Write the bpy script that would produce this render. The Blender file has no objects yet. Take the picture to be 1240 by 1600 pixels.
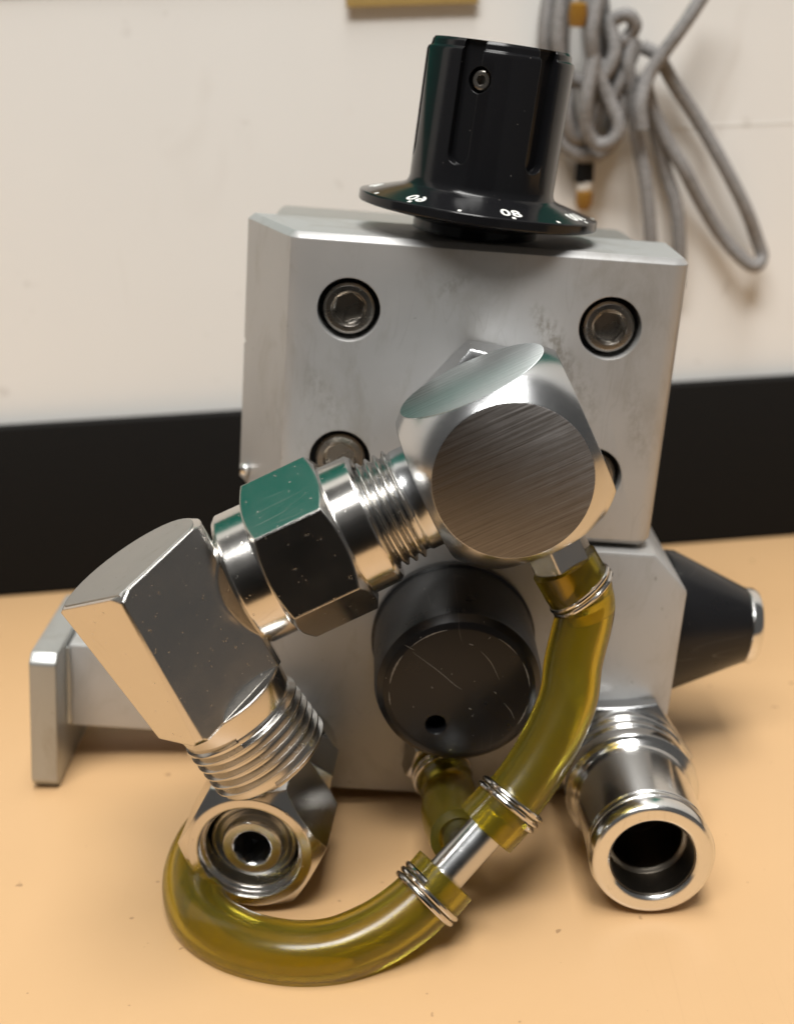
import bpy, bmesh, math, random
from mathutils import Matrix, Vector, noise
random.seed(7)
S = bpy.context.scene
COL = S.collection
R = math.radians
MM = 0.001

# ------------------------------------------------------------------ camera
cam_d = bpy.data.cameras.new('camera'); cam = bpy.data.objects.new('camera', cam_d); COL.objects.link(cam)
cx = Vector((0.99939083, -0.01193633, -0.0327948))
cy = -Vector((-0.0348995, -0.34181179, -0.93912019))
cz = -Vector((0.0, 0.93969262, -0.34202014))
cam.matrix_world = Matrix(((cx.x, cy.x, cz.x, 0), (cx.y, cy.y, cz.y, 0), (cx.z, cy.z, cz.z, .160), (0, 0, 0, 1)))
cam_d.sensor_fit = 'VERTICAL'; cam_d.sensor_height = 24; cam_d.lens = 30.0
cam_d.clip_start = .01; cam_d.clip_end = 50
cam_d.dof.use_dof = True; cam_d.dof.focus_distance = .232; cam_d.dof.aperture_fstop = 9.0
S.camera = cam
# ------------------------------------------------------------------ light
world = bpy.data.worlds.new('World'); S.world = world; world.use_nodes = True
bg = world.node_tree.nodes['Background']
bg.inputs[0].default_value = (1.0, .97, .93, 1); bg.inputs[1].default_value = .085

def ceiling_lamp(loc, size, power, col):
    d = bpy.data.lights.new('ceiling_lamp', 'AREA'); d.shape = 'RECTANGLE'; d.size, d.size_y = size
    d.energy = power; d.color = col
    o = bpy.data.objects.new('ceiling_lamp', d); COL.objects.link(o)
    o.location = loc; o['label'] = 'ceiling lamp above the table'; o['category'] = 'lamp'
    return o
ceiling_lamp((.10, -.08, 1.7), (.5, 1.2), 27.5, (1, .985, .955))
ceiling_lamp((-.25, -.70, 1.75), (1.2, .45), 36.5, (1, .985, .955))
S.view_settings.view_transform = 'Standard'; S.view_settings.look = 'None'
S.view_settings.gamma = 1; S.view_settings.exposure = 0
S.render.engine = 'CYCLES'

# ------------------------------------------------------------------ materials
MATS = {}
class NT:
    def __init__(s, name):
        s.m = bpy.data.materials.new(name); s.m.use_nodes = True
        s.t = s.m.node_tree; s.b = s.t.nodes['Principled BSDF']; s.tc = s.n('ShaderNodeTexCoord')
        MATS[name] = s.m
    def n(s, k, **kw):
        x = s.t.nodes.new(k)
        for a, v in kw.items(): setattr(x, a, v)
        return x
    def l(s, a, b): s.t.links.new(a, b)
    def mapping(s, scale=(1, 1, 1), rot=(0, 0, 0), src='Object'):
        m = s.n('ShaderNodeMapping'); m.inputs['Scale'].default_value = scale; m.inputs['Rotation'].default_value = rot
        s.l(s.tc.outputs[src], m.inputs[0]); return m.outputs[0]
    def noise(s, vec, scale, detail=4, rough=.6, dist=0):
        x = s.n('ShaderNodeTexNoise'); x.inputs['Scale'].default_value = scale; x.inputs['Detail'].default_value = detail
        x.inputs['Roughness'].default_value = rough; x.inputs['Distortion'].default_value = dist
        s.l(vec, x.inputs['Vector']); return x.outputs[0]
    def ramp(s, f, stops):
        x = s.n('ShaderNodeValToRGB'); e = x.color_ramp.elements
        while len(e) < len(stops): e.new(.5)
        for i, (p, c) in enumerate(stops):
            e[i].position = p; e[i].color = (c, c, c, 1) if not isinstance(c, tuple) else (*c, 1)
        s.l(f, x.inputs[0]); return x.outputs[0]
    def mix(s, f, a, b, mode='MIX'):
        x = s.n('ShaderNodeMix', data_type='RGBA', blend_type=mode)
        for sock, v in ((x.inputs[0], f), (x.inputs[6], a), (x.inputs[7], b)):
            if isinstance(v, (int, float)): sock.default_value = v
            elif isinstance(v, tuple): sock.default_value = (*v, 1)
            else: s.l(v, sock)
        return x.outputs[2]
    def math(s, op, a, b=0.):
        x = s.n('ShaderNodeMath', operation=op)
        for i, v in enumerate((a, b)):
            if isinstance(v, (int, float)): x.inputs[i].default_value = v
            else: s.l(v, x.inputs[i])
        return x.outputs[0]
    def set(s, **kw):
        for k, v in kw.items():
            sock = s.b.inputs[k.replace('_', ' ')]
            if isinstance(v, (int, float)): sock.default_value = v
            elif isinstance(v, tuple): sock.default_value = (*v, 1) if len(v) == 3 else v
            else: s.l(v, sock)
        return s
    def bump(s, h, strength, dist=.0002, bevel=0):
        x = s.n('ShaderNodeBump'); x.inputs['Strength'].default_value = strength; x.inputs['Distance'].default_value = dist
        if h is not None: s.l(h, x.inputs['Height'])
        if bevel:
            b = s.n('ShaderNodeBevel', samples=4); b.inputs[0].default_value = bevel; s.l(b.outputs[0], x.inputs['Normal'])
        s.l(x.outputs[0], s.b.inputs['Normal'])
    def scratches(s, scale, rots, width=.012, stretch=.03):
        """thin random scratches: stretched noise contour lines broken up by a mask"""
        out = None
        for i, a in enumerate(rots):
            v = s.mapping((scale, scale * stretch, scale * stretch), (a * .7, a, a * 1.3))
            nz = s.noise(v, 1.0, .5, .4)
            d = s.math('ABSOLUTE', s.math('SUBTRACT', nz, .5))
            line = s.ramp(d, [(0, 1), (width, 0)])
            msk = s.ramp(s.noise(s.mapping((scale * .12,) * 3, (a, i, 0)), 1.0, 2), [(.60, 0), (.66, 1)])
            k = s.math('MULTIPLY', line, msk)
            out = k if out is None else s.math('MAXIMUM', out, k)
        return out

def m_alu(name, base=(.455, .452, .445), metal=.5, rough=.46, dirt=.8):
    s = NT(name); v = s.mapping()
    big = s.noise(v, 45, 5, .62); fine = s.noise(v, 2600, 2); streak = s.noise(s.mapping((900, 900, 90)), 1.0, 3)
    sm = s.ramp(s.noise(s.mapping((70, 70, 38), (0, .5, 0)), 1.0, 6, .7, .6), [(.53, 0), (.68, 1)])
    speck = s.ramp(s.noise(v, 420, 3, .7), [(.70, 0), (.74, 1)])
    sc = s.scratches(300, (.4, 1.5, 2.3), .010, .14)
    c = s.mix(big, tuple(b * .88 for b in base), tuple(min(1, b * 1.1) for b in base))
    c = s.mix(s.math('MULTIPLY', sm, .38 * dirt), c, (.25, .22, .17))
    c = s.mix(s.math('MULTIPLY', speck, .6 * dirt), c, (.13, .11, .09))
    if name == 'satin_aluminium':
        for lx, lz, rot, hw, hl, st in ((.0405, -.0025, -.6, .0032, .009, 1.0), (.047, -.013, -.55, .0045, .011, .6), (.020, .006, .9, .0025, .006, .5), (-.004, -.018, -.5, .003, .010, .45), (.060, -.020, -.3, .003, .012, .4)):
            mp = s.n('ShaderNodeMapping', vector_type='TEXTURE'); mp.inputs['Location'].default_value = (lx, 0, lz); mp.inputs['Rotation'].default_value = (0, rot, 0); mp.inputs['Scale'].default_value = (hw, 1, hl)
            s.l(s.tc.outputs['Object'], mp.inputs[0]); ln = s.n('ShaderNodeVectorMath', operation='LENGTH'); s.l(mp.outputs[0], ln.inputs[0])
            mk = s.math('MULTIPLY', s.ramp(ln.outputs['Value'], [(.35, 1), (1, 0)]), s.ramp(s.noise(s.mapping((700, 700, 420)), 1.0, 4, .7), [(.44, 0), (.60, 1)]))
            c = s.mix(s.math('MULTIPLY', mk, 0.5 * st), c, (.12, .10, .055))
    c = s.mix(s.math('MULTIPLY', sc, .16 * dirt), c, (.2, .18, .16))
    rg = s.math('ADD', s.math('MULTIPLY', big, .14), rough - .07)
    s.set(Base_Color=c, Metallic=metal, Roughness=rg)
    h = s.math('ADD', s.math('MULTIPLY', fine, .25), s.math('MULTIPLY', streak, .12))
    h = s.math('SUBTRACT', h, s.math('MULTIPLY', sc, .6))
    s.bump(h, .35, .00006, .0004); return s.m
m_alu('satin_aluminium')
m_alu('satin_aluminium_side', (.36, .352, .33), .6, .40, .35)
m_alu('zinc_steel', (.42, .43, .42), .7, .40, 1.1)

def m_chrome(name, base=(.66, .64, .61), rough=.17, ding=1.0, bev=.0006):
    s = NT(name); v = s.mapping()
    big = s.noise(v, 130, 3); pit = s.ramp(s.noise(v, 700, 3, .7), [(.665, 0), (.70, 1)])
    sc = s.scratches(480, (.2, 1.4, 2.6), .018, .10)
    wear = s.math('MAXIMUM', s.math('MULTIPLY', pit, .8), s.math('MULTIPLY', sc, .4))
    c = s.mix(s.math('MULTIPLY', wear, .45 * ding), base, (.33, .28, .2))
    rg = s.math('ADD', s.math('MULTIPLY', big, .12), rough - .05)
    rg = s.math('ADD', rg, s.math('MULTIPLY', wear, .13 * ding))
    s.set(Base_Color=c, Metallic=1.0, Roughness=rg)
    h = s.math('SUBTRACT', s.math('MULTIPLY', s.noise(v, 260, 3), .5), s.math('MULTIPLY', wear, .9 * ding))
    s.bump(h, .32, .00006, bev); return s.m
m_chrome('nickel_plate')
m_chrome('nickel_thread', (.55, .54, .52), .22, 1.2, .0001)
m_chrome('bright_chrome', (.80, .80, .79), .17, .7)
m_chrome('spring_wire', (.62, .60, .57), .16, .6, .00003)
m_chrome('bolt_steel', (.42, .39, .35), .26, 1.0, .0002)
m_chrome('cast_zinc', (.60, .61, .62), .22, .3)
m_chrome('dull_end', (.42, .42, .41), .36, 1.4)
m_chrome('bore_shade', (.16, .14, .115), .34, 1.0)  # dark tone carries the shade inside the chrome bore

def m_sawn(name, lo, hi, rough, tilt):
    s = NT(name)
    a = s.noise(s.mapping((55, 4600, 55)), 1.0, 4, .75); b = s.noise(s.mapping((30, 1500, 30)), 1.0, 3, .6)
    big = s.noise(s.mapping((110, 160, 110)), 1.0, 3)
    h = s.math('ADD', s.math('ADD', s.math('MULTIPLY', a, .62), s.math('MULTIPLY', b, .30)), s.math('MULTIPLY', big, .12))
    c = s.mix(s.ramp(h, [(.40, 0), (.68, 1)]), lo, hi)
    vt = s.n('ShaderNodeVectorTransform', vector_type='VECTOR', convert_from='OBJECT', convert_to='WORLD'); vt.inputs[0].default_value = (0, 1, 0)
    s.l(vt.outputs[0], s.b.inputs['Tangent'])
    s.set(Base_Color=c, Metallic=1.0, Roughness=rough, Anisotropic=.8)
    # shading normal tipped across the saw lines so the upper cut reflects the green board
    geo = s.n('ShaderNodeNewGeometry'); k = s.math('ADD', s.math('MULTIPLY', s.math('SUBTRACT', h, .52), .9), tilt)
    sc = s.n('ShaderNodeVectorMath', operation='SCALE'); s.l(vt.outputs[0], sc.inputs[0]); s.l(k, sc.inputs['Scale'])
    ad = s.n('ShaderNodeVectorMath', operation='ADD'); s.l(geo.outputs['Normal'], ad.inputs[0]); s.l(sc.outputs[0], ad.inputs[1])
    nm = s.n('ShaderNodeVectorMath', operation='NORMALIZE'); s.l(ad.outputs[0], nm.inputs[0]); s.l(nm.outputs[0], s.b.inputs['Normal'])
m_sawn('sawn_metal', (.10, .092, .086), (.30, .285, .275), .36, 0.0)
m_sawn('sawn_metal_lit', (.30, .32, .32), (.70, .73, .73), .30, -.32)  # paler, cooler copy of the sawn metal; its reflected light is painted in

def m_black(name, rough=.22, scr=1.0, lines=.8):
    s = NT(name); v = s.mapping()
    sp = s.ramp(s.noise(v, 900, 2, .6), [(.735, 0), (.76, 1)])
    sc = s.scratches(260, (.5, 1.9, 2.8), .008, .12)
    w = s.math('MAXIMUM', sp, s.math('MULTIPLY', sc, lines))
    c = s.mix(s.math('MULTIPLY', w, .55 * scr), (.0085, .0085, .0095), (.30, .28, .25))
    s.b.inputs['Specular IOR Level'].default_value = .33
    s.set(Base_Color=c, Roughness=s.math('ADD', s.math('MULTIPLY', s.noise(v, 160, 4), .16), rough - .08))
    s.bump(s.math('SUBTRACT', s.math('MULTIPLY', s.noise(v, 3000, 2), .3), s.math('MULTIPLY', w, .5)), .2, .00005, .0003); return s.m
m_black('gloss_black', .16, .8, 0.0)
m_black('worn_black', .3, 1.1, .4)

def m_hose():
    s = NT('amber_hose'); v = s.mapping()
    big = s.noise(v, 60, 4)
    c = s.mix(big, (.60, .47, .035), (.52, .455, .065))
    sp = s.ramp(s.noise(v, 800, 2), [(.76, 0), (.775, 1)])
    c = s.mix(sp, c, (.75, .72, .6))
    s.set(Base_Color=c, Roughness=s.ramp(s.noise(v, 55, 3, .5), [(.3, .15), (.7, .28)]), IOR=1.43, Transmission_Weight=.93, Subsurface_Weight=0.0)
    s.b.inputs['Specular IOR Level'].default_value = .35
    s.bump(s.math('ADD', big, s.math('MULTIPLY', s.noise(v, 700, 2), .12)), .12, .0004); return s.m
m_hose()
def m_plain(name, c, rough=.5, **kw):
    s = NT(name); v = s.mapping(); nz = s.noise(v, kw.pop('scale', 300), 4)
    s.set(Base_Color=s.mix(nz, tuple(x * .85 for x in c), tuple(min(1, x * 1.12) for x in c)), Roughness=rough, **kw)
    s.bump(nz, .15, .0002); return s.m
m_plain('white_paint', (.8, .8, .76), .5)
m_plain('dark_void', (.01, .01, .01), .6)
m_plain('matte_black', (.005, .0046, .0042), .8)
MATS['matte_black'].node_tree.nodes['Principled BSDF'].inputs['Specular IOR Level'].default_value = .2
m_plain('amber_plug', (.30, .15, .02), .35)
m_plain('clear_collar', (.72, .70, .66), .2)
m_plain('ochre_wood', (.42, .29, .10), .5)
m_plain('green_board', (.002, .18, .14), .7)
MATS['green_board'].node_tree.nodes['Principled BSDF'].inputs['Specular IOR Level'].default_value = .05
m_plain('scuff', (.17, .155, .135), .5)
m_plain('rear_beige', (.42, .36, .29), .4)
def m_cable():
    s = NT('grey_cable'); v = s.mapping((900, 900, 900))
    w = s.n('ShaderNodeTexVoronoi'); w.inputs['Scale'].default_value = 1.4; s.l(v, w.inputs[0])
    c = s.mix(w.outputs[0], (.33, .315, .305), (.15, .143, .138)); s.set(Base_Color=c, Roughness=.75)
    s.bump(w.outputs[0], .5, .0003)
m_cable()
def m_wall():
    s = NT('cream_wall'); v = s.mapping()
    a = s.noise(s.mapping((9, 9, 6)), 1.0, 5, .55)
    st = s.ramp(s.noise(s.mapping((26, 26, 10), (0, .35, 0)), 1.0, 4, .6, .8), [(.60, 0), (.74, 1)])
    sp = s.ramp(s.noise(v, 95, 2, .5), [(.70, 0), (.76, 1)])
    c = s.mix(a, (.765, .75, .715), (.845, .832, .80))
    c = s.mix(s.math('MULTIPLY', st, .22), c, (.45, .38, .31))
    c = s.mix(s.math('MULTIPLY', sp, .22), c, (.36, .32, .27))
    s.set(Base_Color=c, Roughness=.6); s.bump(s.noise(v, 500, 3), .1, .0003)
m_wall()
def m_table():
    s = NT('tan_laminate'); v = s.mapping()
    a = s.noise(v, 14, 5, .6); f = s.noise(v, 1500, 2)
    sp = s.ramp(s.noise(v, 240, 2, .5), [(.725, 0), (.75, 1)])
    sc = s.scratches(160, (.3, 1.4, 2.6), .006)
    c = s.mix(a, (.51, .32, .16), (.57, .365, .188))
    c = s.mix(s.math('MULTIPLY', f, .18), c, (.52, .31, .14))
    c = s.mix(s.math('MULTIPLY', sp, .6), c, (.20, .11, .05))
    c = s.mix(s.math('MULTIPLY', sc, .08), c, (.36, .21, .1))
    s.set(Base_Color=c, Roughness=s.math('ADD', s.math('MULTIPLY', a, .12), .36)); s.bump(f, .06, .0002)
m_table()

# ------------------------------------------------------------------ mesh helpers
def finish(me, angle=32):
    me.polygons.foreach_set('use_smooth', [True] * len(me.polygons)); me.set_sharp_from_angle(angle=R(angle)); me.update()
    return me
def mesh(verts, faces, scale=MM):
    me = bpy.data.meshes.new('m'); me.from_pydata([tuple(c * scale for c in v) for v in verts], [], faces)
    bm = bmesh.new(); bm.from_mesh(me); bmesh.ops.remove_doubles(bm, verts=bm.verts, dist=1e-7)
    bmesh.ops.recalc_face_normals(bm, faces=bm.faces); bm.to_mesh(me); bm.free(); return me
def lathe(prof, seg=64, closed=False):
    """profile [(r, z)] revolved round z; ends capped when r is 0, or ring-closed"""
    V, F = [], []; n = len(prof)
    for r, z in prof:
        for j in range(seg):
            a = 2 * math.pi * j / seg; V.append((r * math.cos(a), r * math.sin(a), z))
    for i in range(n if closed else n - 1):
        k = (i + 1) % n
        for j in range(seg):
            j2 = (j + 1) % seg; F.append((i * seg + j, i * seg + j2, k * seg + j2, k * seg + j))
    if not closed:
        if prof[0][0] > 0: F.append(tuple(range(seg))[::-1])
        if prof[-1][0] > 0: F.append(tuple((n - 1) * seg + j for j in range(seg)))
    return mesh(V, F)
def poly_prism(pts, z0, z1, bevel=0, seg=2):
    n = len(pts); V = [(x, y, z0) for x, y in pts] + [(x, y, z1) for x, y in pts]
    F = [tuple(range(n))[::-1], tuple(range(n, 2 * n))] + [(i, (i + 1) % n, n + (i + 1) % n, n + i) for i in range(n)]
    me = mesh(V, F)
    return bev(me, bevel, seg) if bevel else me
def bev(me, w, seg=2):
    bm = bmesh.new(); bm.from_mesh(me)
    bmesh.ops.bevel(bm, geom=list(bm.edges), offset=w * MM, segments=seg, profile=.6, affect='EDGES', clamp_overlap=True)
    bmesh.ops.recalc_face_normals(bm, faces=bm.faces); bm.to_mesh(me); bm.free(); return me
def box(x0, x1, y0, y1, z0, z1, bevel=0, seg=2):
    return poly_prism([(x0, y0), (x1, y0), (x1, y1), (x0, y1)], z0, z1, bevel, seg)
def hexa(af, a0=0):
    r = af / math.sqrt(3); return [(r * math.cos(R(a0 + 60 * k)), r * math.sin(R(a0 + 60 * k))) for k in range(6)]
def xf(me, M):
    me.transform(M); return me
def boolean(a, b, op='DIFFERENCE'):
    oa = bpy.data.objects.new('t', a); ob = bpy.data.objects.new('t', b); COL.objects.link(oa); COL.objects.link(ob)
    md = oa.modifiers.new('b', 'BOOLEAN'); md.object = ob; md.operation = op; md.solver = 'EXACT'
    dg = bpy.context.evaluated_depsgraph_get(); dg.update()
    r = bpy.data.meshes.new_from_object(oa.evaluated_get(dg), depsgraph=dg)
    bpy.data.objects.remove(oa); bpy.data.objects.remove(ob); return r
def hex_nut(af, length, bore=0, ch=1.2, a0=0, both=True, front=0):
    r = af / 2; ac = af / math.sqrt(3)
    me = poly_prism(hexa(af, a0), 0, length)
    b = .55 * (ac - r) + .15
    prof = [(r - .1, 0), (ac + .2, b), (ac + .2, length - b), (r - .1, length)] if both else [(ac + .2, 0), (ac + .2, length - b), (r - .1, length)]
    if front: prof = [(r - .1, 0), (ac + .2, b), (ac + .2, length - front), (r - .75, length)]
    me = boolean(me, lathe(prof, 72), 'INTERSECT')
    if bore: me = boolean(me, xf(lathe([(bore, -1), (bore, length + 1)], 64), Matrix()), 'DIFFERENCE')
    return me
def thread(r_in, r_out, z0, z1, pitch, seg=64):
    k = 6; prof = [r_in, r_in, r_in + (r_out - r_in) * .5, r_out, r_out, r_in + (r_out - r_in) * .5]
    N = int((z1 - z0) / pitch * k) - k; V, F = [], []
    for i in range(N + 1):
        for j in range(seg):
            a = 2 * math.pi * j / seg
            fd = max(0, min(1, (i / k + j / seg) * 1.3, (N / k + 1 - i / k - j / seg) * 1.3)); rr = r_in - .25 + (prof[i % k] - r_in + .25) * fd
            V.append((rr * math.cos(a), rr * math.sin(a), z0 + i / k * pitch + pitch * j / seg))
    for i in range(N):
        for j in range(seg):
            if j < seg - 1: F.append((i * seg + j, i * seg + j + 1, (i + 1) * seg + j + 1, (i + 1) * seg + j))
            elif i + k + 1 <= N: F.append((i * seg + j, (i + k) * seg, (i + k + 1) * seg, (i + 1) * seg + j))
    return mesh(V, F)
def join(*ms):
    bm = bmesh.new()
    for m in ms: bm.from_mesh(m)
    me = bpy.data.meshes.new('m'); bm.to_mesh(me); bm.free(); return me
def catmull(P, n=10):
    P = [Vector(p) for p in P]; Q = [2 * P[0] - P[1]] + P + [2 * P[-1] - P[-2]]; out = []
    for i in range(1, len(Q) - 2):
        for k in range(n):
            t = k / n; a, b, c, d = Q[i - 1:i + 3]
            out.append(.5 * ((2 * b) + (c - a) * t + (2 * a - 5 * b + 4 * c - d) * t * t + (3 * b - a - 3 * c + d) * t ** 3))
    out.append(P[-1]); return out
def sweep(path, rad, seg=20, inner=None, scale=MM, cap=True):
    """round tube along a path; rad(t) gives the radius; with inner(t) a wall and a bore, rims closed"""
    n = len(path); T = [(path[min(i + 1, n - 1)] - path[max(i - 1, 0)]).normalized() for i in range(n)]
    u = T[0].orthogonal().normalized(); fr = []
    for i in range(n):
        u = (u - T[i] * u.dot(T[i])).normalized(); fr.append((u.copy(), T[i].cross(u)))
    V, F = [], []
    def shell(fn):
        o = len(V)
        for i, p in enumerate(path):
            r = fn(i / (n - 1))
            for j in range(seg):
                a = 2 * math.pi * j / seg; V.append(p + (fr[i][0] * math.cos(a) + fr[i][1] * math.sin(a)) * r)
        for i in range(n - 1):
            for j in range(seg):
                j2 = (j + 1) % seg; F.append((o + i * seg + j, o + i * seg + j2, o + (i + 1) * seg + j2, o + (i + 1) * seg + j))
        return o
    a = shell(rad)
    if inner:
        b = shell(inner)
        for e in (0, (n - 1) * seg):
            for j in range(seg): j2 = (j + 1) % seg; F.append((a + e + j, a + e + j2, b + e + j2, b + e + j))
    elif cap:
        F.append(tuple(range(a, a + seg))); F.append(tuple(a + (n - 1) * seg + j for j in range(seg)))
    return mesh([tuple(v) for v in V], F, scale)

DEV = {}
def obj(name, me, mat, parent=None, M=Matrix(), angle=32):
    finish(me, angle); o = bpy.data.objects.new(name, me); me.name = name; COL.objects.link(o)
    if not me.materials: me.materials.append(MATS[mat])
    DEV[o] = M.copy()
    if parent is not None:
        o.parent = parent; o.matrix_local = DEV[parent].inverted() @ M
    else: o.matrix_world = M
    return o
def frame(org, zaxis, xaxis):
    z = Vector(zaxis).normalized(); x = Vector(xaxis); x = (x - z * x.dot(z)).normalized(); y = z.cross(x)
    M = Matrix.Identity(4)
    for i in range(3): M[i][0], M[i][1], M[i][2] = x[i], y[i], z[i]
    M.translation = Vector(org) * MM; return M
def tag(o, label, cat, group=None):
    o['label'] = label; o['category'] = cat
    if group: o['group'] = group
    return o
def struct(o): o['kind'] = 'structure'; return o

# ------------------------------------------------------------------ the setting
struct(obj('table_top', box(-700, 900, 45, 520, -28, 0, 1.5, 3), 'tan_laminate'))
WX = Vector((.99389, .11035, 0)); WN = Vector((.11035, -.99389, 0))     # along the wall, out of the wall
WALL = Matrix(((WX.x, -WN.x, 0, 0), (WX.y, -WN.y, 0, .3874), (0, 0, 1, 0), (0, 0, 0, 1)))
struct(obj('wall', box(-900, 900, 6, 30, -200, 900), 'cream_wall', None, WALL))
struct(obj('skirting_strip', box(-800, 800, 0, 5.9, .2, 55.0, 1.0, 2), 'matte_black', None, WALL))
tag(obj('green_board', box(-300, 150, 4.7, 5.9, 177.5, 420, .3), 'green_board', None, WALL), 'green board on the wall above the picture, mirrored in the nut', 'board')
tag(obj('wooden_ledge', box(-9, 29, 3.4, 4.6, 170.7, 190, .3), 'ochre_wood', None, WALL), 'ochre wooden ledge at the top edge of the wall', 'ledge')
struct(obj('wall_seam', box(88, 700, 5.88, 6.2, 133.8, 134.3), 'cream_wall', None, WALL))
dark_box = bpy.data.objects.new('dark_reflection_box', None); COL.objects.link(dark_box); dark_box.matrix_world = Matrix.Translation((-.1, -.62, -.74)); DEV[dark_box] = dark_box.matrix_world.copy()  # unseen box, added only so the polished metal reflects something dark
tag(dark_box, 'unseen dark box, added behind the camera to reflect black in the polished nut', 'reflection helper')
obj('dark_box_body', box(-480, 280, -950, -622, -740, 560, 4), 'matte_black', dark_box)
for x0, x1, hx in ((-474, -103, -120), (-97, 274, -80)):
    dr = obj('dark_box_front', box(x0, x1, -621, -603, -730, 552, 3), 'matte_black', dark_box)
    obj('dark_box_bar', box(hx - 5, hx + 5, -602.8, -586, -60, 70, 3), 'matte_black', dr)
def wallpt(x, z, off): return (Vector((0, 387.4, 0)) + WX * x + Vector((0, 0, z)) + WN * (off - 6))

# ------------------------------------------------------------------ the valve assembly
DM = Matrix(((0.994436, 0.008889, 0.104963, -.0081275), (-0.010666, 0.999809, 0.016375, .2516247), (-0.104797, -0.017403, 0.994341, .1113251), (0, 0, 0, 1)))
valve = bpy.data.objects.new('valve_assembly', None); COL.objects.link(valve); valve.empty_display_size = .02
BASE = Vector((26, 10, -108)) * MM
valve.matrix_world = DM @ Matrix.Translation(BASE); DEV[valve] = Matrix.Translation(BASE)
tag(valve, 'grey aluminium valve block with black dial, chrome elbow fittings and amber hoses', 'valve')

# upper block: wider towards the back on its left, four counterbored bolts
me = poly_prism([(-11.4, 0), (64.2, 0), (66.4, 2.2), (67.6, 28), (-23.6, 28), (-12.8, 2)], -45.6, 14.5, 1.7, 1)
BOLTS = [(0, 0), (52, 0), (0, -31.1), (52, -31.1)]
for x, z in BOLTS:
    me = boolean(me, xf(lathe([(6.25, -8), (6.25, 3), (6.6, 3.45), (6.6, 6)], 48), frame((x, 0, z), (0, -1, 0), (1, 0, 0)) @ Matrix.Translation((0, 0, -3 * MM))))
me = boolean(me, xf(poly_prism([(-2.2, -1), (2.2, -1), (0, 2.2)], -1.5, 6), frame((-23.9, 29, -12.5), (-.3, -1, 0), (0, 0, 1)) @ Matrix.Rotation(R(-90), 4, 'Z')))
upper = obj('upper_block', me, 'satin_aluminium', valve)
for i, (x, z) in enumerate(BOLTS):
    b = lathe([(0, -6), (5.1, -6), (5.1, -1.55), (4.6, -1.05), (3.75, -.95), (3.75, -.95), (0, -.95)], 48)
    b = boolean(b, poly_prism(hexa(5.6, 20 + 33 * i), -4.2, 1))
    b = boolean(b, lathe([(3.0, -1.7), (3.65, -.7), (3.65, 1)], 6 * 6))
    obj('bolt', b, 'bolt_steel', upper, frame((x, 0, z), (0, -1, 0), (1, 0, 0)))
    obj('bolt_hole_floor', lathe([(0, -6.3), (6.2, -6.3), (6.2, -6.1), (0, -6.1)], 32), 'dark_void', upper, frame((x, 0, z), (0, -1, 0), (1, 0, 0)))
obj('rear_body', box(-19, 63, 28.3, 62, -45, 13.0, 1.5), 'satin_aluminium_side', valve)
obj('rear_port', lathe([(0, 0), (10.6, 0), (11.4, .8), (11.4, 14), (10.4, 15), (0, 15)], 48), 'rear_beige', valve, frame((62.9, 46, -22.5), (.0, .02, 1), (1, 0, 0)) @ Matrix.Translation((-.006, 0, -.008)))
obj('side_pin', lathe([(0, 0), (1.5, 0), (1.5, 1), (1.0, 1.7), (0, 2.0)], 20), 'bright_chrome', valve, frame((-20.8, 21, -41), (-1, -.3, 0), (0, 0, 1)))

# lower block with cut corners
me = poly_prism([(-14.5, -107.5), (46, -107.5), (75.4, -96), (75.4, -54.6), (67.4, -46.6), (-6.5, -46.6), (-14.5, -54.6)], 1.4, -44, 1.3, 2)
me = xf(me, Matrix(((1, 0, 0, 0), (0, 0, -1, 0), (0, 1, 0, 0), (0, 0, 0, 1))))
bm = bmesh.new(); bm.from_mesh(me); bmesh.ops.recalc_face_normals(bm, faces=bm.faces); bm.to_mesh(me); bm.free()
obj('lower_block', me, 'satin_aluminium', valve)

# arm and end plate
obj('arm_bar', box(-60.5, -14.6, 18, 38, -106.6, -85.4, .9), 'satin_aluminium', valve)
pl = [(8, -86.0), (10, -83.9), (43, -83.9), (45, -86.0), (45, -116), (43, -118.2), (10, -118.2), (8, -116)]
me = xf(poly_prism(pl, -67.0, -60.8, .7, 2), Matrix(((0, 0, 1, 0), (1, 0, 0, 0), (0, 1, 0, 0), (0, 0, 0, 1))))
plate = obj('end_plate', me, 'zinc_steel', valve)
obj('weld_seam', lathe([(.5, 0), (.9, 1), (.6, 5), (.95, 11), (.7, 17), (.4, 20)], 12), 'zinc_steel', plate, frame((-60.4, 17.6, -105.8), (0, 0, 1), (1, 0, 0)))

# dial knob on top
KM = frame((24.5, 16.5, 15.5), (math.sin(R(3.6)), 0, math.cos(R(3.6))), (1, 0, -.06))
prof = [(0, -.9), (12.8, -.9), (12.8, 1.2), (16, 1.9), (23.4, 3.0), (24.4, 3.3), (24.5, 3.5), (24.5, 5.0), (24.3, 5.25), (16.2, 7.45), (15.3, 7.9), (14.9, 8.6), (14.75, 9.4),
        (14.7, 33.6), (14.5, 34.2), (14.0, 34.5), (13.8, 35.6), (13.4, 36.1), (10.6, 36.2), (10.2, 35.6), (0, 35.6)]
me = lathe(prof, 96)
def slot(az):
    sh = []
    for k in range(9): a = math.pi + math.pi * k / 8; sh.append((2.15 * math.cos(a), 15.2 + 2.15 * math.sin(a)))
    sh += [(2.15, 36), (-2.15, 36)]
    return xf(poly_prism(sh, 0, 4), Matrix.Rotation(R(az), 4, 'Z') @ frame((0, -12.6, 0), (0, -1, 0), (1, 0, 0)))
for k in range(6): me = boolean(me, slot(-26 + 62 * k if k < 3 else -26 - 60 * (k - 2)))
az0 = R(-21)
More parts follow.
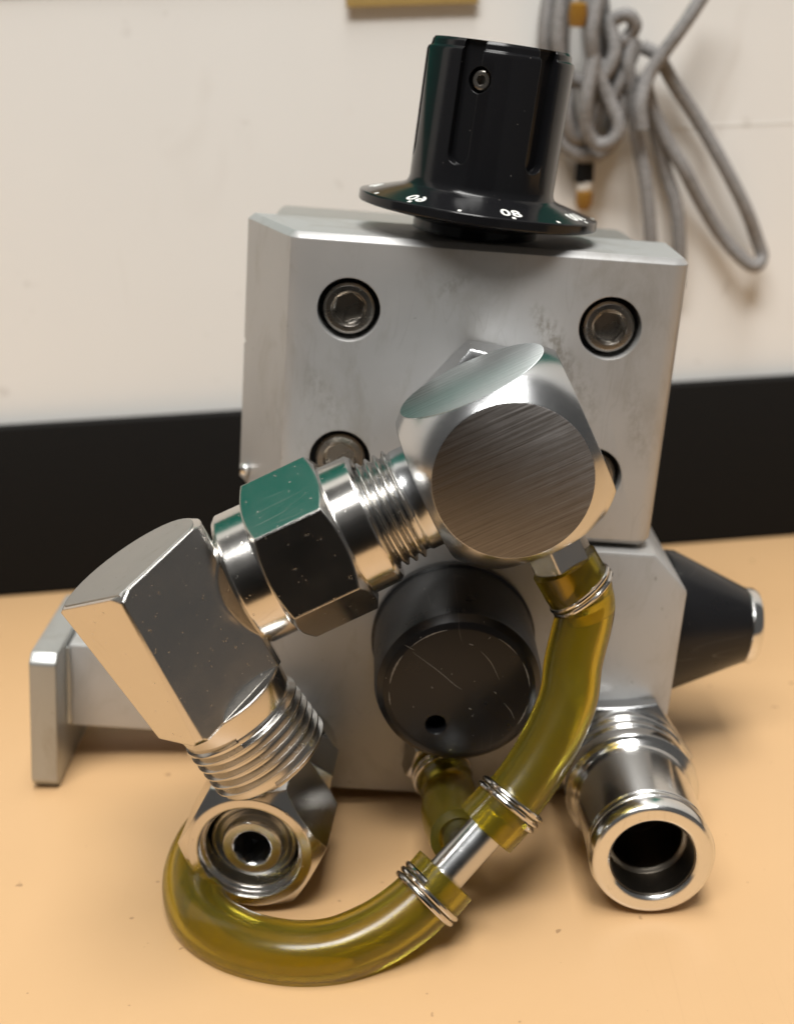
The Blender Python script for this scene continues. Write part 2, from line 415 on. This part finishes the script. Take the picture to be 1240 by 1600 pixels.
me = boolean(me, xf(lathe([(2.5, -5), (2.5, 6)], 24), Matrix.Rotation(az0, 4, 'Z') @ frame((0.6, -13.0, 29.0), (0, -1, 0), (1, 0, 0))))
dial = obj('dial_knob', me, 'gloss_black', valve, KM, 24)
g = lathe([(0, -3), (1.85, -3), (1.85, .2), (1.6, .4), (0, .4)], 24); g = boolean(g, poly_prism(hexa(1.7, 10), -2, 2))
obj('set_screw', g, 'bolt_steel', dial, KM @ Matrix.Rotation(az0, 4, 'Z') @ frame((0.6, -12.2, 29.0), (0, -1, 0), (1, 0, 0)))
obj('stem', lathe([(0, -2), (9.5, -2), (9.5, -.7), (0, -.7)], 48), 'worn_black', dial, KM)
def on_cone(me, az):
    """lay flat lettering on the sloping skirt of the dial; the foot of the figures points inward"""
    out = []
    for v in me.vertices:
        u, w = v.co.x, v.co.y
        r = 21.4 - w; a = R(az - 90) - u / 21.4; z = 5.25 + (24.3 - r) * (2.2 / 8.1) + (.05 if v.co.z > 0 else -.3)
        if r < 18: z += 0
        out.append((r * math.cos(a), r * math.sin(a), z))
    for v, c in zip(me.vertices, out): v.co = Vector(c) * MM
    bm = bmesh.new(); bm.from_mesh(me); bmesh.ops.recalc_face_normals(bm, faces=bm.faces); bm.to_mesh(me); bm.free()
    return me
def numeral(txt, az):
    c = bpy.data.curves.new('n', 'FONT'); c.body = txt; c.size = 4.0; c.align_x = 'CENTER'; c.align_y = 'CENTER'; c.extrude = .1; c.offset = .09; c.space_character = 1.1
    t = bpy.data.objects.new('n', c); COL.objects.link(t); dg = bpy.context.evaluated_depsgraph_get()
    me = bpy.data.meshes.new_from_object(t.evaluated_get(dg)); bpy.data.objects.remove(t)
    me.transform(Matrix.Rotation(math.pi, 4, 'Z') @ Matrix.Scale(-1, 4, (1, 0, 0)) @ Matrix.Scale(-1, 4, (0, 1, 0)))
    me.materials.clear(); return obj('numeral', on_cone(me, az), 'white_paint', dial, KM)
for t, az in (('60', -38), ('80', 13), ('100', 62), ('40', -89), ('20', -140)):
    numeral(t, az)
for az in (-63, -38, -12.5, 13, 37.5, 62, 86):
    m = poly_prism([(-.32, -2.5), (.32, -2.5), (.32, -1.7), (-.32, -1.7)], -.1, .1)
    for v in m.vertices: v.co /= MM
    obj('dial_mark', on_cone(m, az), 'white_paint', dial, KM)

# front knob
FM = frame((26.4, -1.4, -68.0), (.012, -1, -.03), (1, 0, 0))
me = lathe([(0, 0), (17.2, 0), (17.4, 2.2), (16.9, 2.8), (16.7, 21.5), (16.2, 23.4), (15.0, 24.8), (13.9, 25.25), (13.6, 25.3), (0, 25.3)], 96)
me = boolean(me, xf(lathe([(2.0, 20), (2.0, 25.0), (2.4, 25.6), (2.4, 27)], 28), Matrix.Translation((-4.0 * MM, -7.6 * MM, 0))))
fk = obj('round_knob', me, 'worn_black', valve, FM, 25)
# bare rubbed arcs round the rim of the knob's face
for a0, a1, w in ((148, 176, .22), (105, 138, .10), (8, 32, .14), (-28, -8, .12), (40, 62, .08), (183, 196, .12)):
    V, F = [], []; n = 14
    for k in range(n + 1):
        a = R(a0 + (a1 - a0) * k / n); ww = w * math.sin(math.pi * (k + .4) / (n + .8)) * (.6 + .8 * random.random())
        for rr, zz in ((13.75 - ww, 25.35), (13.75 + ww, 25.33), (13.75 + ww, 25.1), (13.75 - ww, 25.1)): V.append((rr * math.cos(a), rr * math.sin(a), zz))
    for k in range(n):
        for q in range(4): q2 = (q + 1) % 4; F.append((4 * k + q, 4 * k + q2, 4 * k + 4 + q2, 4 * k + 4 + q))
    F += [(0, 1, 2, 3), tuple(4 * n + q for q in range(4))]
    obj('rubbed_edge', mesh(V, F), 'scuff', fk, FM)

for P, w in (([(-9.9, 8.2), (-4.5, 4.3), (-1.2, 1.6), (.4, .6)], .07), ([(3.4, 9.2), (5.6, 6.8), (7.6, 3.2)], .09), ([(8.9, -1.8), (10.4, -3.6), (11.5, -5.4)], .07), ([(1.0, 10.6), (1.9, 10.4)], .12),
             ([(4.6, 11.9), (5.0, 12.4)], .11), ([(-5.6, .9), (-5.2, .5)], .12), ([(6.9, .6), (7.3, .1)], .1), ([(2.2, -3.4), (2.7, -3.7)], .14), ([(-9.6, 8.6), (-11.6, 9.6)], .06)):
    pt_ = catmull([(x + random.uniform(-.12, .12), y, 25.31) for x, y in P], 6)
    obj('scratch', sweep(pt_, lambda t: w * .75 * (.25 + math.sin(math.pi * t) * .9), 6), 'scuff', fk, FM)
# cone knob on the right side
SM = frame((75.4, 21, -70.8), (1, 0, .0), (0, 0, 1))
side = obj('cone_knob', lathe([(0, 0), (15.6, 0), (16.4, .6), (16.4, 2.5), (8.9, 19.6), (8.6, 19.8), (0, 19.8)], 72), 'worn_black', valve, SM)
obj('end_cap', lathe([(8.3, 19.7), (8.75, 20.0), (8.75, 21.6), (8.3, 22.4), (7.4, 22.8), (0, 23.0)], 56), 'bright_chrome', side, SM)

# ---------------- corner elbow with two sawn faces
EA = R(29.0); N3 = Vector((math.cos(EA), 0, math.sin(EA))); N2 = Vector((-math.sin(EA), 0, math.cos(EA))); N1 = Vector((0, -1, 0))
EC = Vector((31.0, -26.2, -20.2)); HH, RR = 15.8, 21.15
EM = frame(EC, -N1, N3)     # x along N3, z into the block
sph = bpy.data.meshes.new('s'); bm = bmesh.new(); bmesh.ops.create_uvsphere(bm, u_segments=96, v_segments=64, radius=RR * MM); bm.to_mesh(sph); bm.free()
cut = box(-HH, HH, -HH, HH, -HH, HH + 2)
TILT = .02                                   # the upper saw cut is a little out of square
for v in cut.vertices:
    if v.co.y < 0: v.co.y -= TILT * v.co.z
me = boolean(sph, cut, 'INTERSECT')
elbow = obj('corner_elbow', me, 'cast_zinc', valve, EM, 20)
fr_ = math.sqrt(RR * RR - HH * HH) - .02
def sawn(M, fr_=fr_, mat='sawn_metal'):
    prof = [(0, -.15), (fr_, -.15), (fr_ + .02, .04), (fr_ - .12, .1), (0, .1)]
    obj('sawn_face', lathe(prof, 96), mat, elbow, M)
sawn(frame(EC + N1 * HH, N1, N3)); n2t = (N2 + N1 * TILT).normalized(); dt = HH / math.sqrt(1 + TILT * TILT); sawn(frame(EC + n2t * dt, n2t, N3), math.sqrt(RR * RR - dt * dt) - .02, 'sawn_metal_lit')
obj('hex_boss', hex_nut(29.5, 11.5, 0, 1.2, 0), 'cast_zinc', elbow, frame((30.3, -11.6 + 11.6, -19.8), (0, -1, 0), (math.cos(R(112)), 0, math.sin(R(112)))))
# stub + thread towards the swivel nut
SW = (-N3 * math.cos(R(5)) + N1 * math.sin(R(5))).normalized()
TM = frame(EC, SW, N1)
obj('neck', lathe([(0, 12), (10.8, 12), (10.4, 15.6), (9.9, 16.4), (9.9, 19.2), (9.5, 19.8), (9.5, 34), (0, 34)], 64), 'cast_zinc', elbow, TM)
obj('thread', thread(9.5, 10.6, 18.8, 34.5, 1.75), 'nickel_thread', elbow, TM)
# barb stub below
obj('hose_stub', join(hex_nut(10.6, 6.0, 0, .8, 12), lathe([(0, 5), (3.8, 5), (3.8, 14), (4.9, 14.2), (4.3, 18), (0, 18)], 32)), 'bright_chrome', elbow,
    frame(EC - N2 * 18.0 + N3 * 1.6, -N2, N1))

# ---------------- swivel nut
nut = obj('swivel_nut', join(
    lathe([(10.5, 33.0), (12.0, 32.9), (12.7, 33.6), (12.8, 40), (10.5, 40)], 72, True),
    xf(hex_nut(27.6, 15.2, 9.5, 1.4, 0), Matrix.Translation((0, 0, 39.0 * MM)) @ Matrix.Rotation(R(30 + 7), 4, 'Z')),
    lathe([(9.4, 53.4), (12.9, 53.4), (13.0, 59.9), (12.5, 60.7), (9.4, 60.7)], 72, True)), 'nickel_plate', valve, TM @ Matrix.Translation((0, 0, -6.6 * MM)), 25)

# ---------------- left elbow: square bar with turned corners
LC = EC + SW * 69.6 + N1 * 8.5 + Vector((2.0, 0, 2.4))
AX = (Vector((math.cos(R(-54.5)), 0, math.sin(R(-54.5)))) + N1 * -.03).normalized()
MZ = (N1 - AX * N1.dot(AX)).normalized()
LM = frame(LC - AX * 13.0, AX, MZ) @ Matrix.Rotation(R(-5), 4, 'Z')          # z runs down the bar; x faces the viewer
sq = 11.1
pts = [(15.7, 0), (1.2, 14.5)] + [(15.0 * math.cos(R(a)), 15.0 * math.sin(R(a))) for a in range(90, 271, 9)] + [(1.2, -14.5)]
bar = poly_prism(pts, 0, 30.5)
for v in bar.vertices:                      # the forging narrows towards the threaded end
    if v.co.z > .02:
        y = v.co.y / MM; v.co.y += MM * (4.3 * (1 - y / 14.5) if y > 0 else 4.3 + 1.4 * y / 14.5)
bar = boolean(bar, lathe([(13.9, 0), (15.3, 1.0), (15.3, 29.6), (14.6, 30.5)], 96), 'INTERSECT')
le = obj('bar_elbow', bar, 'nickel_plate', valve, LM, 20)
obj('end_face', poly_prism([(x * .915, y * .915) for x, y in pts], -.12, .3), 'dull_end', le, LM)
obj('shoulder', lathe([(0, 30.3), (11.6, 30.3), (11.1, 34.6), (10.7, 35.2), (10.5, 44.0), (11.0, 44.4), (11.0, 46.2), (10.0, 47.2), (6, 47.2), (6, 40), (0, 40)], 72), 'nickel_plate', le, LM)
obj('thread', thread(10.5, 11.75, 33.6, 47.4, 1.9, 72), 'nickel_thread', le, LM)
obj('neck', lathe([(0, 50), (9.0, 50), (9.1, 59), (9.4, 63.5), (9.4, 70), (0, 70)], 64), 'nickel_plate', le, TM)

# ---------------- lower left port: boss, hex body, swivel nut with cone seat
P0 = Vector((-8.5, -1.4, -98.2)); P1 = Vector((-11.9, -40.0, -99.4)); PD = (P1 - P0).normalized(); PL = (P1 - P0).length
PM = frame(P0, PD, (1, 0, .06))
port = obj('left_port', join(lathe([(0, -1), (11.8, -1), (11.8, 3.0), (10.6, 5.4), (9, 6.4), (0, 6.4)], 64),
    xf(hex_nut(24.5, 12.5, 0, 1.3, 20), Matrix.Translation((0, 0, 6 * MM)))), 'cast_zinc', valve, PM, 25)
NL = 19.0
n2 = hex_nut(25.6, NL, 0, 1.2, 2, True, 2.8)
n2 = boolean(n2, lathe([(9.3, 6.0), (9.3, NL - 2.2), (10.1, NL - 1.6), (10.1, NL - .7), (10.5, NL + 2)], 72))
obj('port_nut', n2, 'nickel_plate', port, PM @ Matrix.Translation((0, 0, (PL - NL) * MM)), 25)
obj('nut_shade_sleeve', lathe([(9.28, 6.2), (9.28, NL - 2.4), (9.12, NL - 2.4), (9.12, 6.4), (0, 6.4), (0, 6.2)], 64, True), 'bolt_steel', port, PM @ Matrix.Translation((0, 0, (PL - NL) * MM)))  # added darker sleeve; the shade of the nut's inner gap is in its colour
cone = lathe([(0, 4), (8.7, 4), (8.7, NL - 6.0), (8.4, NL - 5.4), (7.8, NL - 5.2), (7.0, NL - 6.2), (6.4, NL - 6.4), (6.1, NL - 3.6), (5.7, NL - 3.2), (4.1, NL - 3.2), (3.7, NL - 3.4), (0, NL - 3.4)], 72)
cone = boolean(cone, poly_prism(hexa(6.6, 14), 8, 40)); cone = boolean(cone, lathe([(3.3, NL - 4.4), (3.9, NL - 3.0), (3.9, NL)], 48))
obj('socket_floor', lathe([(0, 8.1), (3.4, 8.1), (3.4, 8.3), (0, 8.3)], 24), 'dark_void', port, PM @ Matrix.Translation((-.2 * MM, -1.1 * MM, (PL - NL) * MM)))
obj('cone_seat', cone, 'cast_zinc', port, PM @ Matrix.Translation((-.2 * MM, -1.1 * MM, (PL - NL) * MM)), 25)

# ---------------- right port: collar, groove, open tube
Q0 = Vector((65.8, -1.4, -94.0)); Q1 = Vector((65.1, -43.5, -93.2)); QD = (Q1 - Q0).normalized(); QL = (Q1 - Q0).length
QM = frame(Q0, QD, (1, 0, 0)) @ Matrix.Diagonal((1.14, 1.14, 1, 1)); L = QL
rp = obj('right_port', lathe([(0, -2), (10.6, -2), (10.6, 4.5), (11.4, 5.0), (11.7, 6.0), (11.7, 8.0), (11.1, 8.5), (11.0, 9.2), (11.5, 9.7), (11.5, 11.2), (11.0, 11.6), (10.9, 12.3), (11.4, 12.9), (11.4, 13.8), (12.1, 14.3), (12.3, 15.4), (12.1, 17.4), (11.2, 18.0), (11.0, 18.4),
    (10.55, 18.9), (10.4, L - 6), (10.15, L - 5.6), (10.15, L - 5.0), (10.5, L - 4.6), (10.5, L - 3.9), (10.25, L - 3.7), (10.25, L - 3.3), (10.6, L - 3.0), (10.6, L - 1.6), (10.1, L - .4), (9.6, L), (7.7, L), (7.2, L - .5), (7.2, L - 8), (6.3, L - 8.4), (6.3, L - 22), (0, L - 22)], 96), 'bright_chrome', valve, QM, 28)
obj('hex_base', hex_nut(23.5, 4.6, 0, 1, 8), 'cast_zinc', rp, QM)
obj('bore_shade_sleeve', lathe([(7.18, L - 7.9), (7.18, L - .9), (7.05, L - .9), (7.05, L - 7.7), (6.2, L - 8.2), (6.2, L - 21.6), (0, L - 21.8), (0, L - 21.9), (6.28, L - 21.9), (6.28, L - 8.3)], 48, True), 'bore_shade', rp, QM)  # added sleeve that paints the tube's inside dark in place of shade

# ---------------- hoses
def hose(name, P, r, rin, ends, seg=36):
    path = catmull(P, 12)
    def rad(t):
        k = r
        for t0, t1, rr in ends:
            w = .035
            k = max(k, r + (rr - r) * max(0, min(1, min((t - t0 + w) / w, (t1 + w - t) / w))))
        return k
    return obj(name, sweep(path, rad, seg, lambda t: rad(t) - (r - rin)), 'amber_hose', valve, Matrix(), 40), path
def clamp(h, c, d, r, turns=2.35, pitch=1.35, wire=.56, a0=0):
    n = int(turns * 40); d = Vector(d).normalized(); M = frame((0, 0, 0), d, (0, -1, .2))
    P = []
    for i in range(n + 1):
        a = a0 + 2 * math.pi * i / 40; v = Vector((r * math.cos(a), r * math.sin(a), (i / 40 - turns / 2) * pitch))
        P.append(M.to_3x3() @ v + Vector(c))
    obj('spring_clamp', sweep(P, lambda t: wire, 10), 'spring_wire', h, Matrix())
B0 = EC - N2 * 24.2 + N3 * 1.6
HU = [B0, B0 - N2 * 4.0 + Vector((.4, -.2, 0)), B0 - N2 * 9 + Vector((.6, -.8, 0)), (47.6, -29.9, -59), (46.9, -33, -65.5), (43.9, -36.5, -73), (40.2, -39.5, -79.2), (36.2, -42, -84.3), (32.6, -43.6, -88.4)]
h1, p1 = hose('upper_hose', HU, 5.6, 3.7, [(0, .185, 6.5), (.86, 1, 6.3)])
def at(path, t): 
    i = t * (len(path) - 1); a = int(min(i, len(path) - 2)); return path[a].lerp(path[a + 1], i - a), (path[a + 1] - path[a]).normalized()
c, d = at(p1, .18); clamp(h1, c, d, 6.55, 2.2, 1.15, .5, 2.0)
c, d = at(p1, .855); clamp(h1, c, d, 6.35, 2.5, 1.25, .58, 2.6)
HL = [(25.6, -47.2, -96.6), (22.2, -49.2, -100.2), (18.2, -51.2, -103.4), (12.5, -53.4, -106.6), (5.0, -55.2, -109.2), (-3.5, -54.6, -110.6), (-13, -50.5, -111.6), (-20.3, -43.0, -112.0), (-23.5, -33, -110.5), (-21.5, -24, -107), (-15, -18, -103), (-8, -14, -99)]
h2, p2 = hose('lower_hose', HL, 6.1, 3.9, [(0, .07, 6.6)])
c, d = at(p2, .085); clamp(h2, c, d, 6.6, 2.5, 1.25, .58, .6)
a = Vector((35.0, -42.6, -86.0)); b = Vector((23.0, -48.7, -99.2)); d = (b - a).normalized()
obj('hose_connector', lathe([(2.2, 0), (3.75, 0), (3.75, (b - a).length), (2.2, (b - a).length)], 48, True), 'cast_zinc', valve, frame(a, d, (0, -1, 0)))
tee = Vector((29.3, -45.5, -92.4)); leg = Vector((28.0, -33.0, -95.6))
obj('tee_leg', lathe([(0, 0), (3.5, 0), (3.5, (leg - tee).length), (0, (leg - tee).length)], 40), 'cast_zinc', valve, frame(tee, leg - tee, (1, 0, 0)))
# rear outlet behind the front knob: hex elbow and a short open hose
a = Vector((24.4, -2.0, -96.0)); d = Vector((.30, -.92, -.30)).normalized()
rb = obj('rear_outlet', join(xf(hex_nut(13.0, 4.5, 0, 1, 15), frame((0, 0, 0), (0, 0, 1), (1, 0, 0))), lathe([(0, 4), (4.6, 4), (4.9, 6), (4.2, 8), (4.2, 10), (0, 10)], 40)), 'nickel_plate', valve, frame(a, d, (1, 0, 0)))
pth = catmull([a + d * 4.6, a + d * 8, a + d * 13, Vector((27.2, -22, -98.6)), Vector((27.6, -31, -96.6)), Vector((28.3, -37.5, -94.6))], 8)
obj('rear_hose', sweep(pth, lambda t: 5.6 + (.5 if .10 < t < .3 else 0), 32, lambda t: 3.9), 'amber_hose', rb, Matrix(), 40)
clamp(rb, a + d * 7.0, d, 6.3, 1.6, 1.2, .42)

# ------------------------------------------------------------------ cord bundle hanging on the wall
cord = bpy.data.objects.new('cord_bundle', None); COL.objects.link(cord); cord.matrix_world = Matrix.Translation(wallpt(63, 120, 0) * MM); DEV[cord] = cord.matrix_world.copy()
tag(cord, 'looped bundle of grey cord with amber plugs hanging on the cream wall', 'cord')
# image-measured course of each strand, as (x along wall, height) in mm
def wp(u, v): 
    du, dv = (u - 620) / 2000, (v - 800) / 2000
    d = -cz + cx * du - cy * dv; n = WN; o = Vector((0, 0, 160)); p0 = wallpt(0, 0, 6)
    t = (p0 - o).dot(n) / d.dot(n); p = o + d * t - Vector((0, 387.4, 0)); return p.dot(WX), p.z
STR = [
    ([(983, 62), (974, 102), (983, 152), (993, 220), (1003, 288), (1010, 372), (1015, 450)], 9),
    ([(1000, 118), (1012, 150), (1026, 203), (1043, 271), (1056, 322), (1061, 383), (1062, 450)], 5),
    ([(1000, 72), (1023, 88), (1050, 129), (1091, 190), (1125, 254), (1159, 322), (1181, 373), (1189, 400), (1176, 414), (1157, 404), (1125, 366), (1091, 312), (1064, 264), (1040, 220), (1016, 163), (1004, 125)], 7),
    ([(1110, -45), (1057, 34), (1023, 85), (1003, 118), (988, 160), (990, 200)], 13),
    ([(918, 85), (905, 150), (906, 195), (922, 222), (944, 218), (954, 193), (938, 146), (920, 105), (912, 60), (918, 20), (930, -30)], 13),
    ([(860, -30), (849, 50), (852, 120), (866, 190), (882, 226), (908, 243), (938, 240), (962, 212), (968, 165), (960, 110), (948, 60), (938, -30)], 6),
    ([(875, -30), (864, 60), (878, 110), (905, 128), (935, 118), (952, 82), (948, 40), (955, 30), (972, 24), (984, 40), (976, 58), (960, 66)], 10),
    ([(890, -30), (880, 70), (890, 150), (900, 200), (925, 232), (952, 226), (966, 188), (962, 140), (944, 92), (926, 40), (920, -30)], 3),
    ([(884, 140), (880, 175), (892, 214), (915, 206), (930, 160), (934, 110), (958, 95), (990, 70), (972, 110), (952, 150)], 8),
]
for P, off in STR:
    pts = [Vector(wallpt(*wp(u, v), off + 1.2 * math.sin(i * 1.7))) for i, (u, v) in enumerate(P)]
    obj('cord_strand', sweep(catmull(pts, 10), lambda t: 2.05, 12), 'grey_cable', cord)
def plug(u, v, prof, mat, off, name): 
    p = wallpt(*wp(u, v), off); obj(name, lathe(prof, 24), mat, cord, frame(p, (.05, -.15, 1), (1, 0, 0)))
plug(913, 312, [(0, -3.2), (1.7, -3), (2.6, -1), (2.5, 2.5), (1.4, 3.4), (0, 3.6)], 'amber_plug', 5, 'amber_plug')
plug(914, 291, [(0, -1.8), (2.3, -1.8), (2.3, 1.6), (0, 1.6)], 'clear_collar', 5, 'plug_collar')
plug(914, 268, [(0, -3), (2.9, -3), (2.7, 2.8), (0, 3.0)], 'matte_black', 5, 'plug_sleeve')
plug(891, 24, [(0, -3.4), (2.3, -3), (2.8, 0), (2.4, 3), (0, 3.6)], 'amber_plug', 14, 'amber_plug')
S.cycles.max_bounces = 11; S.cycles.transmission_bounces = 9; S.cycles.glossy_bounces = 5; S.cycles.diffuse_bounces = 3
